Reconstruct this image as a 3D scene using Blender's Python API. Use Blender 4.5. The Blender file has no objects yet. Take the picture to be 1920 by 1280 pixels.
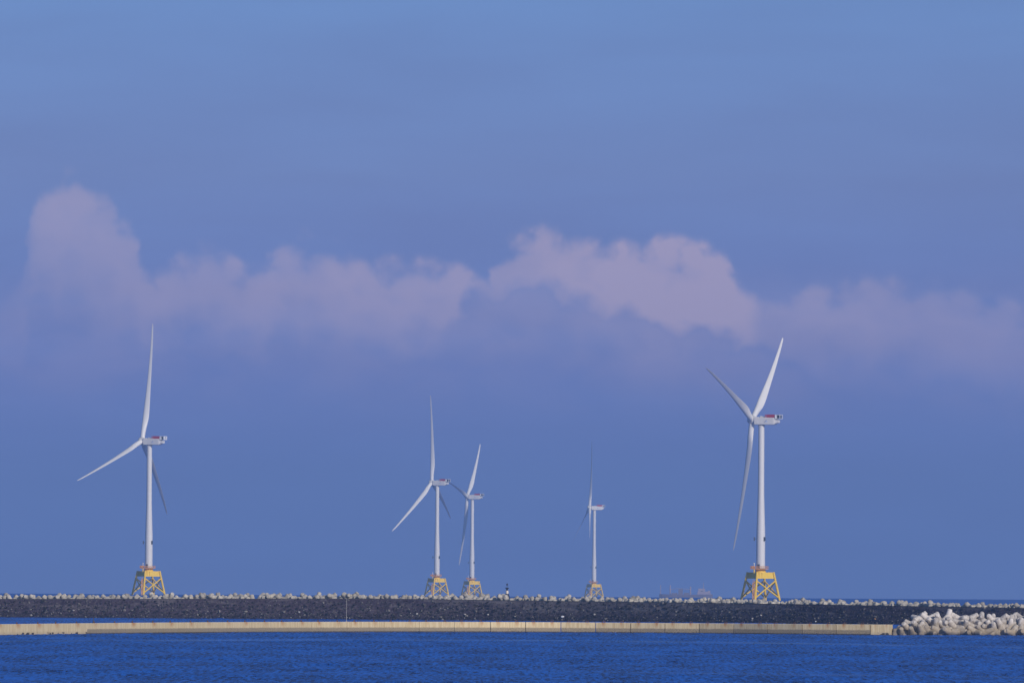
import bpy, bmesh, math, random
import numpy as np
from mathutils import Vector, Matrix, Euler

# ------------------------------------------------------------------ camera
sc = bpy.context.scene
COL = sc.collection
EYE = 15.0                      # eye height above the sea at the camera's foot
RE = 7.4e6                      # earth radius with refraction
FPX = 550.0 / 36.0 * 1920.0     # focal length in pixels of the 1920 wide photograph
DIP = math.sqrt(2 * EYE / RE)
PITCH = math.atan(477.5 / FPX) - DIP
ROLL = math.radians(0.35)
_f = Vector((0, math.cos(PITCH), math.sin(PITCH)))
_u0 = Vector((0, -math.sin(PITCH), math.cos(PITCH)))
_x = Vector((1, 0, 0))
_r = _x * math.cos(ROLL) + _u0 * math.sin(ROLL)
_u = -_x * math.sin(ROLL) + _u0 * math.cos(ROLL)
cam = bpy.data.cameras.new('camera')
cam.lens = 550.0
cam.sensor_width = 36.0
cam.sensor_fit = 'HORIZONTAL'
cam.clip_start = 1.0
cam.clip_end = 120000.0
cam_o = bpy.data.objects.new('camera', cam)
COL.objects.link(cam_o)
m3 = Matrix((_r, _u, -_f)).transposed()
cam_o.matrix_world = Matrix.Translation((0, 0, EYE)) @ m3.to_4x4()
sc.camera = cam_o

# ------------------------------------------------------------------ light
SUN_AZ, SUN_EL = math.radians(35), math.radians(23)   # azimuth to the right of straight behind the camera
to_sun = Vector((math.sin(SUN_AZ) * math.cos(SUN_EL), -math.cos(SUN_AZ) * math.cos(SUN_EL), math.sin(SUN_EL)))
sun = bpy.data.lights.new('sun', 'SUN')
sun.energy = 3.1
sun.angle = math.radians(0.53)
sun.color = (1.0, 0.92, 0.82)
sun_o = bpy.data.objects.new('sun', sun)
COL.objects.link(sun_o)
sun_o.rotation_euler = (-to_sun).to_track_quat('-Z', 'Y').to_euler()
sc.view_settings.view_transform = 'Standard'
sc.view_settings.look = 'None'
sc.view_settings.exposure = 0.0
sc.view_settings.gamma = 1.0


# ------------------------------------------------------------------ node helpers
class N:
    def __init__(self, tree):
        self.t = tree
        self.n = tree.nodes
        self.l = tree.links

    def put(self, sock, v):
        if v is None:
            return
        if hasattr(v, 'is_linked') or isinstance(v, bpy.types.NodeSocket):
            self.l.new(v, sock)
        else:
            if isinstance(v, tuple) and len(v) == 3 and sock.type == 'RGBA':
                v = v + (1.0,)
            sock.default_value = v

    def math(self, op, a, b=None, c=None, clamp=False):
        n = self.n.new('ShaderNodeMath')
        n.operation = op
        n.use_clamp = clamp
        self.put(n.inputs[0], a)
        self.put(n.inputs[1], b)
        if c is not None:
            self.put(n.inputs[2], c)
        return n.outputs[0]

    def step(self, v, lo, hi, a=0.0, b=1.0):
        n = self.n.new('ShaderNodeMapRange')
        n.interpolation_type = 'SMOOTHSTEP'
        for i, x in enumerate((v, lo, hi, a, b)):
            self.put(n.inputs[i], x)
        return n.outputs[0]

    def lin(self, v, lo, hi, a=0.0, b=1.0):
        n = self.n.new('ShaderNodeMapRange')
        for i, x in enumerate((v, lo, hi, a, b)):
            self.put(n.inputs[i], x)
        return n.outputs[0]

    def mix(self, f, a, b, mode='MIX'):
        n = self.n.new('ShaderNodeMix')
        n.data_type = 'RGBA'
        n.blend_type = mode
        self.put(n.inputs[0], f)
        self.put(n.inputs[6], a)
        self.put(n.inputs[7], b)
        return n.outputs[2]

    def noise(self, vec, scale, detail=4.0, rough=0.55, dist=0.0):
        n = self.n.new('ShaderNodeTexNoise')
        self.put(n.inputs['Vector'], vec)
        self.put(n.inputs['Scale'], scale)
        n.inputs['Detail'].default_value = detail
        n.inputs['Roughness'].default_value = rough
        n.inputs['Distortion'].default_value = dist
        return n.outputs['Fac']

    def vmul(self, vec, s):
        n = self.n.new('ShaderNodeVectorMath')
        n.operation = 'MULTIPLY'
        self.put(n.inputs[0], vec)
        n.inputs[1].default_value = s
        return n.outputs[0]

    def sep(self, vec):
        n = self.n.new('ShaderNodeSeparateXYZ')
        self.put(n.inputs[0], vec)
        return n.outputs

    def comb(self, x, y, z=0.0):
        n = self.n.new('ShaderNodeCombineXYZ')
        for i, v in enumerate((x, y, z)):
            self.put(n.inputs[i], v)
        return n.outputs[0]

    def curve(self, v, pts):
        n = self.n.new('ShaderNodeFloatCurve')
        self.put(n.inputs['Value'], v)
        c = n.mapping.curves[0]
        n.mapping.use_clip = False
        while len(c.points) > 2:
            c.points.remove(c.points[0])
        c.points[0].location = pts[0]
        c.points[-1].location = pts[-1]
        for p in pts[1:-1]:
            c.points.new(*p)
        n.mapping.update()
        return n.outputs[0]


# ------------------------------------------------------------------ sky
world = bpy.data.worlds.new('World')
sc.world = world
world.use_nodes = True
w = N(world.node_tree)
w.n.clear()
sky = w.n.new('ShaderNodeTexSky')
sky.sky_type = 'NISHITA'
sky.sun_disc = False
sky.sun_elevation = SUN_EL
sky.sun_rotation = math.pi - SUN_AZ
sky.altitude = 0.0
sky.air_density = 1.0
sky.dust_density = 0.6
sky.ozone_density = 3.0
tc = w.n.new('ShaderNodeTexCoord')
dx, dy, dz = w.sep(tc.outputs['Generated'])
ahead = w.step(dy, 0.3, 0.6)
ysafe = w.math('MAXIMUM', dy, 0.2)
az = w.math('DIVIDE', dx, ysafe)             # direction, tangent of azimuth
el = w.math('DIVIDE', dz, ysafe)             # tangent of elevation
# low sky is deep blue: a cold tint that fades out with height
low = w.step(dz, 0.03, 0.30)
grad = w.lin(el, 0.0, 0.036)
tint_a = w.mix(w.lin(el, 0.0, 0.0125), (0.25, 0.42, 1.45), (0.270, 0.375, 1.24))
tint_b = w.mix(w.lin(el, 0.0125, 0.025), tint_a, (0.303, 0.405, 1.07))
tint_low = w.mix(w.lin(el, 0.025, 0.036), tint_b, (0.287, 0.43, 1.06))
tint = w.mix(low, tint_low, (0.58, 0.70, 0.86))
sky_raw = w.mix(1.0, sky.outputs[0], tint, 'MULTIPLY')
# cloud bank far out over the sea, laid out in azimuth/elevation
PXR = FPX / 1000.0
U = w.math('MULTIPLY_ADD', az, PXR / 1.92 * 0.8, 0.5)       # 0.1..0.9 over the view
V = w.math('MULTIPLY_ADD', el, -PXR, 1.058)                  # grows downwards


def cu(px):
    return 0.5 + (px - 960) / 1920.0 * 0.8


uv = w.comb(w.math('MULTIPLY', az, PXR * 10), w.math('MULTIPLY', el, PXR * 10), 0.0)
nA = w.noise(uv, 1.0, 5.0, 0.5, 0.2)
nB = w.noise(uv, 3.4, 4.0, 0.5, 0.2)


def voro(scale):
    v = w.n.new('ShaderNodeTexVoronoi')
    v.voronoi_dimensions = '2D'
    v.feature = 'F1'
    v.inputs['Scale'].default_value = scale
    wv = w.n.new('ShaderNodeVectorMath')
    wv.operation = 'ADD'
    w.put(wv.inputs[0], w.vmul(uv, (1.0, 0.95, 1.0)))
    w.put(wv.inputs[1], w.comb(w.math('MULTIPLY', nB, 0.30), w.math('MULTIPLY', nA, 0.30)))
    w.l.new(wv.outputs[0], v.inputs['Vector'])
    return v.outputs['Distance']


puff = w.math('SUBTRACT', 0.47, w.math('ADD', w.math('MULTIPLY', voro(1.55), 0.84), w.math('MULTIPLY', voro(4.3), 0.16)))
haz = w.lin(w.noise(w.vmul(uv, (0.16, 0.9, 1.0)), 1.0, 3.0, 0.5, 0.3), 0.3, 0.7, 0.955, 1.04)
sky_col = w.mix(1.0, sky_raw, w.comb(w.math('MULTIPLY_ADD', haz, 0.6, 0.4), haz, w.math('MULTIPLY_ADD', haz, 0.9, 0.1)), 'MULTIPLY')
nC = w.noise(w.vmul(uv, (1.0, 1.7, 1.0)), 0.55, 4.0, 0.5, 0.4)
wob = w.math('ADD', w.math('MULTIPLY', w.math('SUBTRACT', nA, 0.5), 0.10),
             w.math('MULTIPLY', w.math('SUBTRACT', nB, 0.5), 0.02))
wob = w.math('ADD', wob, w.math('MULTIPLY', puff, 0.072))
Uw = w.math('ADD', U, w.math('MULTIPLY', w.math('SUBTRACT', nB, 0.5), 0.014))
top_pts = [(-200, .60), (0, .56), (40, .50), (66, .378), (100, .362), (135, .333), (165, .352), (205, .375), (215, .41), (250, .44), (285, .492), (340, .475),
           (420, .478), (468, .50), (560, .452), (640, .47), (700, .488), (800, .492), (860, .495), (895, .52), (940, .47), (1040, .430),
           (1120, .452), (1200, .448), (1290, .448), (1350, .48), (1400, .525), (1440, .548), (1520, .545), (1620, .522),
           (1740, .520), (1850, .548), (1920, .575), (2100, .62)]
top = w.curve(Uw, [(cu(a), b) for a, b in top_pts])
amp_pts = [(-200, .08), (-20, .06), (45, .16), (68, .56), (90, .60), (160, .66), (280, .58), (340, .55), (450, .58), (600, .72), (700, .74), (850, .76),
           (950, .80), (1080, .95), (1200, 1.04), (1350, 1.06), (1410, .80), (1450, .42), (1550, .40), (1700, .40), (1850, .34), (2100, .2)]
amp = w.curve(U, [(cu(a), b) for a, b in amp_pts])
len_pts = [(-200, .2), (60, .24), (150, .30), (280, .21), (450, .19), (600, .21), (850, .19), (1000, .24), (1200, .32), (1330, .30), (1420, .17), (1600, .20), (1900, .22), (2100, .2)]
clen = w.curve(U, [(cu(a), b) for a, b in len_pts])
depth = w.math('ADD', w.math('SUBTRACT', V, top), wob)
edge = w.math('MULTIPLY', w.step(depth, -0.012, 0.042), w.step(w.math('SUBTRACT', V, top), -0.030, 0.004))
fade = w.step(w.math('DIVIDE', w.math('ADD', depth, w.math('MULTIPLY', w.math('SUBTRACT', nC, 0.5), 0.10)), clen), 0.30, 1.05, 1.0, 0.0)
bil = w.math('ADD', w.lin(nA, 0.3, 0.7, 0.74, 1.10), w.math('MULTIPLY', puff, 0.30))
a1 = w.math('MULTIPLY', w.math('MULTIPLY', edge, fade), w.math('MULTIPLY', amp, bil))
# nearer shaded cloud in front of the bright one
f_pts = [(-200, .95), (700, .75), (830, .60), (880, .545), (940, .530), (1000, .525), (1060, .540), (1130, .562), (1200, .585), (1240, .608),
         (1320, .612), (1400, .632), (1450, .655), (1560, .70), (1700, .85), (2100, .95)]
ftop = w.curve(Uw, [(cu(a), b) for a, b in f_pts])
fdep = w.math('ADD', w.math('SUBTRACT', V, ftop), w.math('MULTIPLY', wob, 0.62))
fedge = w.step(fdep, -0.010, 0.040)
ffade = w.step(w.math('ADD', fdep, w.math('MULTIPLY', w.math('SUBTRACT', nC, 0.5), 0.08)), 0.02, 0.17, 1.0, 0.0)
a1 = w.math('MULTIPLY', a1, w.math('SUBTRACT', 1.0, w.math('MULTIPLY', w.math('MULTIPLY', fedge, w.step(U, cu(780), cu(890))), 0.93)))
fspan = w.math('MULTIPLY', w.step(U, cu(800), cu(960)), w.step(U, cu(1380), cu(1600), 1.0, 0.0))
a2 = w.math('MULTIPLY', w.math('MULTIPLY', w.math('MULTIPLY', fedge, ffade), fspan), 0.25)
# thin veil under the bank
veil = w.math('MULTIPLY', w.math('MULTIPLY', w.step(V, 0.46, 0.62), w.step(V, 0.60, 0.84, 1.0, 0.0)), w.lin(nC, 0.35, 0.65, 0.05, 0.30))
alpha = w.math('MULTIPLY', w.math('ADD', w.math('MAXIMUM', a1, a2), veil, clamp=True), ahead)
CLOUD_E = (0.525, 0.42, 0.555)
cl = w.n.new('ShaderNodeRGB')
cl.outputs[0].default_value = CLOUD_E + (1.0,)
bg = w.n.new('ShaderNodeBackground')
bg.inputs['Strength'].default_value = 0.10
w.put(bg.inputs['Color'], sky_col)
bg2 = w.n.new('ShaderNodeBackground')
bg2.inputs['Strength'].default_value = 1.0
w.put(bg2.inputs['Color'], cl.outputs[0])
ms = w.n.new('ShaderNodeMixShader')
w.put(ms.inputs[0], w.math('MULTIPLY', alpha, 0.62))
w.l.new(bg.outputs[0], ms.inputs[1])
w.l.new(bg2.outputs[0], ms.inputs[2])
wo = w.n.new('ShaderNodeOutputWorld')
w.l.new(ms.outputs[0], wo.inputs[0])


# ------------------------------------------------------------------ geometry helpers
def sea_z(x, y):
    return -(x * x + y * y) / (2 * RE)


def ray(px, py):
    return _f + _r * ((px - 960) / FPX) + _u * ((640 - py) / FPX)


def at_dist(px, py, D):
    d = ray(px, py)
    t = D / d.y
    return Vector((d.x * t, D, EYE + d.z * t))


def on_sea(px, py):
    d = ray(px, py)
    lo, hi = 10.0, 14000.0
    for _ in range(60):
        t = (lo + hi) / 2
        if EYE + d.z * t > sea_z(d.x * t, d.y * t):
            lo = t
        else:
            hi = t
    return Vector((d.x * lo, d.y * lo, EYE + d.z * lo))


def material(name, base=(0.5, 0.5, 0.5), rough=0.6, metal=0.0, spec=0.5):
    m = bpy.data.materials.new(name)
    m.use_nodes = True
    b = m.node_tree.nodes['Principled BSDF']
    b.inputs['Base Color'].default_value = base + (1.0,)
    b.inputs['Roughness'].default_value = rough
    b.inputs['Metallic'].default_value = metal
    b.inputs['Specular IOR Level'].default_value = spec
    return m, N(m.node_tree), b


def link(name, mesh, mat=None, parent=None):
    o = bpy.data.objects.new(name, mesh)
    COL.objects.link(o)
    if mat and not mesh.materials:
        mesh.materials.append(mat)
    if parent:
        o.parent = parent
    return o


def obj(name, bm, mat, parent=None, smooth=False):
    me = bpy.data.meshes.new(name)
    bmesh.ops.recalc_face_normals(bm, faces=bm.faces)
    bm.to_mesh(me)
    bm.free()
    if smooth:
        me.polygons.foreach_set('use_smooth', [True] * len(me.polygons))
        try:
            me.set_sharp_from_angle(angle=math.radians(40))
        except Exception:
            pass
    return link(name, me, mat, parent)


def empty(name, loc=(0, 0, 0), parent=None):
    o = bpy.data.objects.new(name, None)
    COL.objects.link(o)
    o.location = loc
    if parent:
        o.parent = parent
    return o


def tag(o, label=None, cat=None, group=None, kind=None):
    if label:
        o['label'] = label
    if cat:
        o['category'] = cat
    if group:
        o['group'] = group
    if kind:
        o['kind'] = kind
    return o


def box(bm, c, s, rot=None):
    v = []
    for sx in (-.5, .5):
        for sy in (-.5, .5):
            for sz in (-.5, .5):
                p = Vector((sx * s[0], sy * s[1], sz * s[2]))
                if rot:
                    p = rot @ p
                v.append(bm.verts.new(p + Vector(c)))
    for f in ((0, 1, 3, 2), (4, 6, 7, 5), (0, 4, 5, 1), (2, 3, 7, 6), (0, 2, 6, 4), (1, 5, 7, 3)):
        bm.faces.new([v[i] for i in f])


def tube(bm, a, b, r0, r1=None, n=12):
    a, b = Vector(a), Vector(b)
    r1 = r0 if r1 is None else r1
    d = (b - a).normalized()
    x = d.orthogonal().normalized()
    y = d.cross(x)
    A, B = [], []
    for i in range(n):
        t = 2 * math.pi * i / n
        o = x * math.cos(t) + y * math.sin(t)
        A.append(bm.verts.new(a + o * r0))
        B.append(bm.verts.new(b + o * r1))
    for i in range(n):
        j = (i + 1) % n
        bm.faces.new((A[i], A[j], B[j], B[i]))
    bm.faces.new(A[::-1])
    bm.faces.new(B)


def lathe(bm, prof, n=32, c=(0, 0, 0)):
    rings = []
    for r, z in prof:
        rings.append([bm.verts.new((c[0] + r * math.cos(2 * math.pi * i / n), c[1] + r * math.sin(2 * math.pi * i / n), c[2] + z)) for i in range(n)])
    for a, b in zip(rings, rings[1:]):
        for i in range(n):
            j = (i + 1) % n
            bm.faces.new((a[i], a[j], b[j], b[i]))
    bm.faces.new(rings[0][::-1])
    bm.faces.new(rings[-1])


def loft(bm, rings):
    R = [[bm.verts.new(p) for p in ring] for ring in rings]
    n = len(R[0])
    for a, b in zip(R, R[1:]):
        for i in range(n):
            j = (i + 1) % n
            bm.faces.new((a[i], a[j], b[j], b[i]))
    bm.faces.new(R[0][::-1])
    bm.faces.new(R[-1])


def grid_mesh(name, X, Y, Z):
    """Z[j, i] over X[j, i], Y[j, i]"""
    ny, nx = X.shape
    co = np.stack([X, Y, Z], -1).reshape(-1, 3).astype(np.float32)
    i = np.arange(nx - 1)[None, :] + np.arange(ny - 1)[:, None] * nx
    q = np.stack([i, i + 1, i + 1 + nx, i + nx], -1).reshape(-1).astype(np.int32)
    me = bpy.data.meshes.new(name)
    me.vertices.add(len(co))
    me.vertices.foreach_set('co', co.ravel())
    nf = len(q) // 4
    me.loops.add(len(q))
    me.loops.foreach_set('vertex_index', q)
    me.polygons.add(nf)
    me.polygons.foreach_set('loop_start', np.arange(nf, dtype=np.int32) * 4)
    me.polygons.foreach_set('use_smooth', np.ones(nf, dtype=bool))
    me.update(calc_edges=True)
    return me


# ------------------------------------------------------------------ sea
def build_sea():
    rs = np.random.RandomState(5)
    xf = np.arange(-132, 132.01, 0.42)
    xo = 132 + np.cumsum(1.5 * 1.28 ** np.arange(28))
    xs = np.concatenate([-xo[::-1], xf, xo])
    ya = np.concatenate([np.linspace(-2500, 900, 18), np.linspace(950, 1290, 12)])
    yb = np.concatenate([np.arange(1300, 2200, 0.62), np.arange(2200, 3720, 0.95)])
    yc = np.arange(3724, 4760, 4.0)
    yd = 4760 + np.cumsum(6 * 1.045 ** np.arange(118))
    ys = np.concatenate([ya, yb, yc, yd])
    ys = ys[ys < 34000]
    X, Y = np.meshgrid(xs, ys)
    Z = np.zeros_like(X)
    wind = math.radians(255)
    for k in range(46):
        lam = 1.5 * (5.0 / 1.5) ** rs.rand()
        th = wind + rs.randn() * 1.1
        kk = 2 * math.pi / lam
        slope = 0.024
        Z += slope / kk * np.sin(kk * (math.cos(th) * X + math.sin(th) * Y) + rs.rand() * 6.28)
    # gusts: rougher and calmer stretches, and one smooth slick across the harbour
    g = np.zeros_like(X)
    for k in range(14):
        lx, ly = 25 + 90 * rs.rand(), 60 + 320 * rs.rand()
        g += np.sin(2 * math.pi * (X / lx * rs.choice([-1, 1]) + Y / ly) + rs.rand() * 6.28)
    g = np.clip(1.0 + 0.16 * g, 0.35, 1.8)
    slick = np.exp(-((Y - 3255 + 0.019 * X ** 2) / 34.0) ** 2)
    slick = np.maximum(slick, 0.5 * np.exp(-((Y - 2250 + 0.012 * X ** 2) / 16.0) ** 2) * np.clip(X / 25, 0, 1))
    slick *= np.clip(0.75 + 0.25 * np.sin(X / 9.0 + 1.3) + 0.2 * np.sin(X / 3.7) + 0.15 * np.sin(X / 23.0 + Y / 40.0), 0.25, 1)
    g *= 1 - 0.85 * slick
    fx = np.clip((140 - np.abs(X)) / 20, 0, 1)
    fy = np.clip((Y - 1250) / 60, 0, 1) * np.clip((4780 - Y) / 60, 0, 1)
    Z *= g * fx * fy
    Z += -(X * X + Y * Y) / (2 * RE)
    me = grid_mesh('sea', X, Y, Z)
    at = me.attributes.new('calm', 'FLOAT', 'POINT')
    at.data.foreach_set('value', slick.astype(np.float32).ravel())
    m, n, b = material('sea_water', (0.003, 0.04, 0.2), 0.25)
    g = n.n.new('ShaderNodeNewGeometry')
    p = g.outputs['Position']
    pat = n.noise(n.vmul(p, (1.5, 0.050, 0.0)), 1.0, 3.0, 0.6)
    pat2 = n.noise(n.vmul(p, (0.10, 0.007, 0.0)), 1.0, 4.0, 0.5)
    f = n.math('ADD', n.math('MULTIPLY', pat, 0.72), n.math('MULTIPLY', pat2, 0.28))
    ca = n.n.new('ShaderNodeAttribute')
    ca.attribute_name = 'calm'
    deep = n.mix(n.lin(f, 0.42, 0.58), (0.001, 0.014, 0.115), (0.008, 0.13, 0.60))
    h = n.noise(n.vmul(p, (0.9, 0.35, 1.0)), 1.0, 4.0, 0.6)
    bp = n.n.new('ShaderNodeBump')
    n.put(bp.inputs['Strength'], n.lin(ca.outputs['Fac'], 0, 1, 0.7, 0.08))
    bp.inputs['Distance'].default_value = 0.4
    n.put(bp.inputs['Height'], h)
    # a choppy sea seen at a glancing angle mirrors about a quarter of the sky, a slick rather more
    n.n.remove(b)
    df = n.n.new('ShaderNodeBsdfDiffuse')
    n.put(df.inputs['Color'], deep)
    gl = n.n.new('ShaderNodeBsdfGlossy')
    gl.inputs['Roughness'].default_value = 0.22
    gl.inputs['Color'].default_value = (1, 1, 1, 1)
    n.put(gl.inputs['Normal'], bp.outputs[0])
    mx = n.n.new('ShaderNodeMixShader')
    n.put(mx.inputs[0], n.lin(ca.outputs['Fac'], 0, 1, 0.17, 0.34))
    n.l.new(df.outputs[0], mx.inputs[1])
    n.l.new(gl.outputs[0], mx.inputs[2])
    n.l.new(mx.outputs[0], n.n['Material Output'].inputs['Surface'])
    o = link('sea', me, m)
    tag(o, 'deep blue rippled sea on both sides of the wall, out to the horizon', 'sea', kind='structure')


build_sea()


# ------------------------------------------------------------------ plan curves from the photograph's angles
def interp(xs, ys):
    xs, ys = np.array(xs, float), np.array(ys, float)

    def f(x):
        if x <= xs[0]:
            return ys[0] + (ys[1] - ys[0]) / (xs[1] - xs[0]) * (x - xs[0])
        if x >= xs[-1]:
            return ys[-1] + (ys[-1] - ys[-2]) / (xs[-1] - xs[-2]) * (x - xs[-1])
        i = int(np.searchsorted(xs, x)) - 1
        i = max(0, min(i, len(xs) - 2))

        def tan(k):
            if k == 0:
                return (ys[1] - ys[0]) / (xs[1] - xs[0])
            if k == len(xs) - 1:
                return (ys[-1] - ys[-2]) / (xs[-1] - xs[-2])
            return (ys[k + 1] - ys[k - 1]) / (xs[k + 1] - xs[k - 1])
        h = xs[i + 1] - xs[i]
        t = (x - xs[i]) / h
        a, b_, m0, m1 = ys[i], ys[i + 1], tan(i) * h, tan(i + 1) * h
        return (2 * t**3 - 3 * t**2 + 1) * a + (t**3 - 2 * t**2 + t) * m0 + (-2 * t**3 + 3 * t**2) * b_ + (t**3 - t**2) * m1
    return f


wall_foot = interp([0, 300, 600, 950, 1300, 1500, 1672, 1920], [1190.2, 1186.8, 1184.8, 1184.8, 1187, 1188.7, 1190, 1191.5])
wall_head = interp([0, 300, 600, 950, 1300, 1500, 1672], [1169.5, 1166.4, 1165, 1165.3, 1167.6, 1169, 1170.2])
crest_px = interp([0, 300, 700, 850, 1000, 1200, 1480, 1660, 1900], [1122.3, 1122, 1121.8, 1123.4, 1125.6, 1128.2, 1132, 1135, 1139])


# ------------------------------------------------------------------ breakwater
BW = interp([-400, 0, 960, 1920, 2400], [4690, 4655, 4595, 4400, 4330])


def toe_point(px):
    p = at_dist(px, 1117, BW(px))
    p.z = sea_z(p.x, p.y)
    return p


def crest_point(px, back=0.0):
    """point on the harbour-side edge of the crest"""
    D = BW(px) + 6.5 + back
    return at_dist(px, crest_px(px), D)


def build_breakwater():
    bw = empty('breakwater', crest_point(960))
    tag(bw, 'long dark stone breakwater crossing the view behind the pale low wall', 'breakwater')
    rs = np.random.RandomState(3)
    pxs = np.arange(-420, 2700, 7.0)
    prof = []
    ns = 11
    for px in pxs:
        t = toe_point(px)
        c = crest_point(px)
        row = []
        for k in range(-1, ns + 1):
            s = k / ns
            q = t.lerp(c, s)
            q.z += (0.28 * (rs.rand() - .5) if 0 <= k < ns - 1 else 0) - (0.18 * math.sin(math.pi * max(0, s)))
            q.y += 0.5 * (rs.rand() - .5) if k < ns - 1 else 0
            row.append(q)
        prof.append(row)
    P = np.array([[tuple(p) for p in row] for row in prof]).transpose(1, 0, 2)
    me = grid_mesh('slope', P[..., 0], P[..., 1], P[..., 2])
    me.polygons.foreach_set('use_smooth', np.zeros(len(me.polygons), dtype=bool))
    m, n, b = material('dark_rubble', (0.03, 0.03, 0.035), 0.95, spec=0.1)
    g = n.n.new('ShaderNodeNewGeometry')
    p = g.outputs['Position']
    fine = n.noise(p, 1.5, 6.0, 0.75)
    streak = n.noise(n.vmul(p, (0.9, 0.12, 0.5)), 1.0, 5.0, 0.65)
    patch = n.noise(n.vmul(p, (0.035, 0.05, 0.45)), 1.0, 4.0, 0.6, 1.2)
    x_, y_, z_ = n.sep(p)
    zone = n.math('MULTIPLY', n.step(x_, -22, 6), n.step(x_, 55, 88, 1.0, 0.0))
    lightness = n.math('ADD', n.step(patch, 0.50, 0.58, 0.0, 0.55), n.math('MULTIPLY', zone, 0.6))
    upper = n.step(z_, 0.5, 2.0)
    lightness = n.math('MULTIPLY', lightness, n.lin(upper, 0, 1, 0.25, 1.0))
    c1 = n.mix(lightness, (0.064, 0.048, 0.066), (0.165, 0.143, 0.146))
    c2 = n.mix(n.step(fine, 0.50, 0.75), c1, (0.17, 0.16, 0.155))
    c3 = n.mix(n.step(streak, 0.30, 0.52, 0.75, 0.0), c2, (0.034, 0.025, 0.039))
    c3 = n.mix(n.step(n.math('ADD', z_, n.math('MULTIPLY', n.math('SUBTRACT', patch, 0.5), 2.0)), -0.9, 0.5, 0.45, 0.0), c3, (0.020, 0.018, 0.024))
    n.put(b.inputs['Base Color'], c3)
    bp = n.n.new('ShaderNodeBump')
    bp.inputs['Strength'].default_value = 0.8
    bp.inputs['Distance'].default_value = 0.3
    n.put(bp.inputs['Height'], fine)
    n.put(b.inputs['Normal'], bp.outputs[0])
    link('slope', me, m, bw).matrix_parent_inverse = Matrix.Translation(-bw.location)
    # crest slab and seaward back
    rows = []
    for px in pxs:
        c = crest_point(px)
        rows.append([c + Vector((0, 0, -0.5)), c + Vector((0, -0.15, 0.02)), c + Vector((0, 0.9, 0.05)), c + Vector((0, 1.0, -1.1)), c + Vector((0, 9, -5.6))])
    P = np.array([[tuple(p) for p in row] for row in rows]).transpose(1, 0, 2)
    me = grid_mesh('crest_edge', P[..., 0], P[..., 1], P[..., 2])
    me.polygons.foreach_set('use_smooth', np.zeros(len(me.polygons), dtype=bool))
    m2, n2, b2 = material('crest_concrete', (0.10, 0.095, 0.09), 0.9, spec=0.2)
    g2 = n2.n.new('ShaderNodeNewGeometry')
    n2.put(b2.inputs['Base Color'], n2.mix(n2.noise(n2.vmul(g2.outputs['Position'], (0.25, 1, 1)), 1.0, 5, .6), (0.03, 0.03, 0.035), (0.14, 0.13, 0.12)))
    link('crest_edge', me, m2, bw).matrix_parent_inverse = Matrix.Translation(-bw.location)


build_breakwater()


def slope_point(px, s):
    return toe_point(px).lerp(crest_point(px), s) + Vector((0, -0.05, -0.18 * math.sin(math.pi * s)))


_ico = bmesh.new()
bmesh.ops.create_icosphere(_ico, subdivisions=1, radius=1.0)
ICO_V = np.array([tuple(v.co) for v in _ico.verts])
_ico.verts.index_update()
ICO_F = np.array([[v.index for v in f.verts] for f in _ico.faces])
_ico.free()


def build_stones():
    rs = np.random.RandomState(11)
    V, F, A = [], [], []
    base = 0
    for k in range(7600):
        px = -280 + 2560 * rs.rand()
        s = rs.beta(1.1, 1.5) * 0.96 + 0.02
        q = slope_point(px, s)
        big = rs.rand() ** 5
        sz = 0.10 + 0.13 * rs.rand() + 0.26 * big
        sc_ = np.array([sz * (0.8 + 0.6 * rs.rand()), sz * (0.8 + 0.5 * rs.rand()), sz * (0.6 + 0.6 * rs.rand())])
        v = ICO_V * (0.8 + 0.4 * rs.rand(len(ICO_V), 1)) * sc_
        t = rs.rand() * 6.28
        R = np.array([[math.cos(t), -math.sin(t), 0], [math.sin(t), math.cos(t), 0], [0, 0, 1]])
        V.append(v @ R.T + np.array(tuple(q)))
        F.append(ICO_F + base)
        base += len(ICO_V)
        tone = 0.62 * rs.rand() ** 4.5
        A.append(np.full(len(ICO_V), tone))
    V = np.concatenate(V)
    F = np.concatenate(F)
    me = bpy.data.meshes.new('loose_stones')
    me.from_pydata(V.tolist(), [], F.tolist())
    at = me.attributes.new('tone', 'FLOAT', 'POINT')
    at.data.foreach_set('value', np.concatenate(A).astype(np.float32))
    m, n, b = material('loose_stone', (0.2, 0.2, 0.2), 0.9, spec=0.15)
    a = n.n.new('ShaderNodeAttribute')
    a.attribute_name = 'tone'
    g = n.n.new('ShaderNodeNewGeometry')
    nz = n.noise(g.outputs['Position'], 0.8, 3.0)
    t = n.math('MULTIPLY', a.outputs['Fac'], n.lin(nz, 0.3, 0.7, 0.5, 1.4))
    c = n.mix(t, (0.018, 0.018, 0.023), (0.36, 0.33, 0.30))
    n.put(b.inputs['Base Color'], c)
    o = link('loose_stones', me, m)
    tag(o, 'loose dark and grey stones scattered over the breakwater slope', 'stones', kind='stuff')


build_stones()


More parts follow.
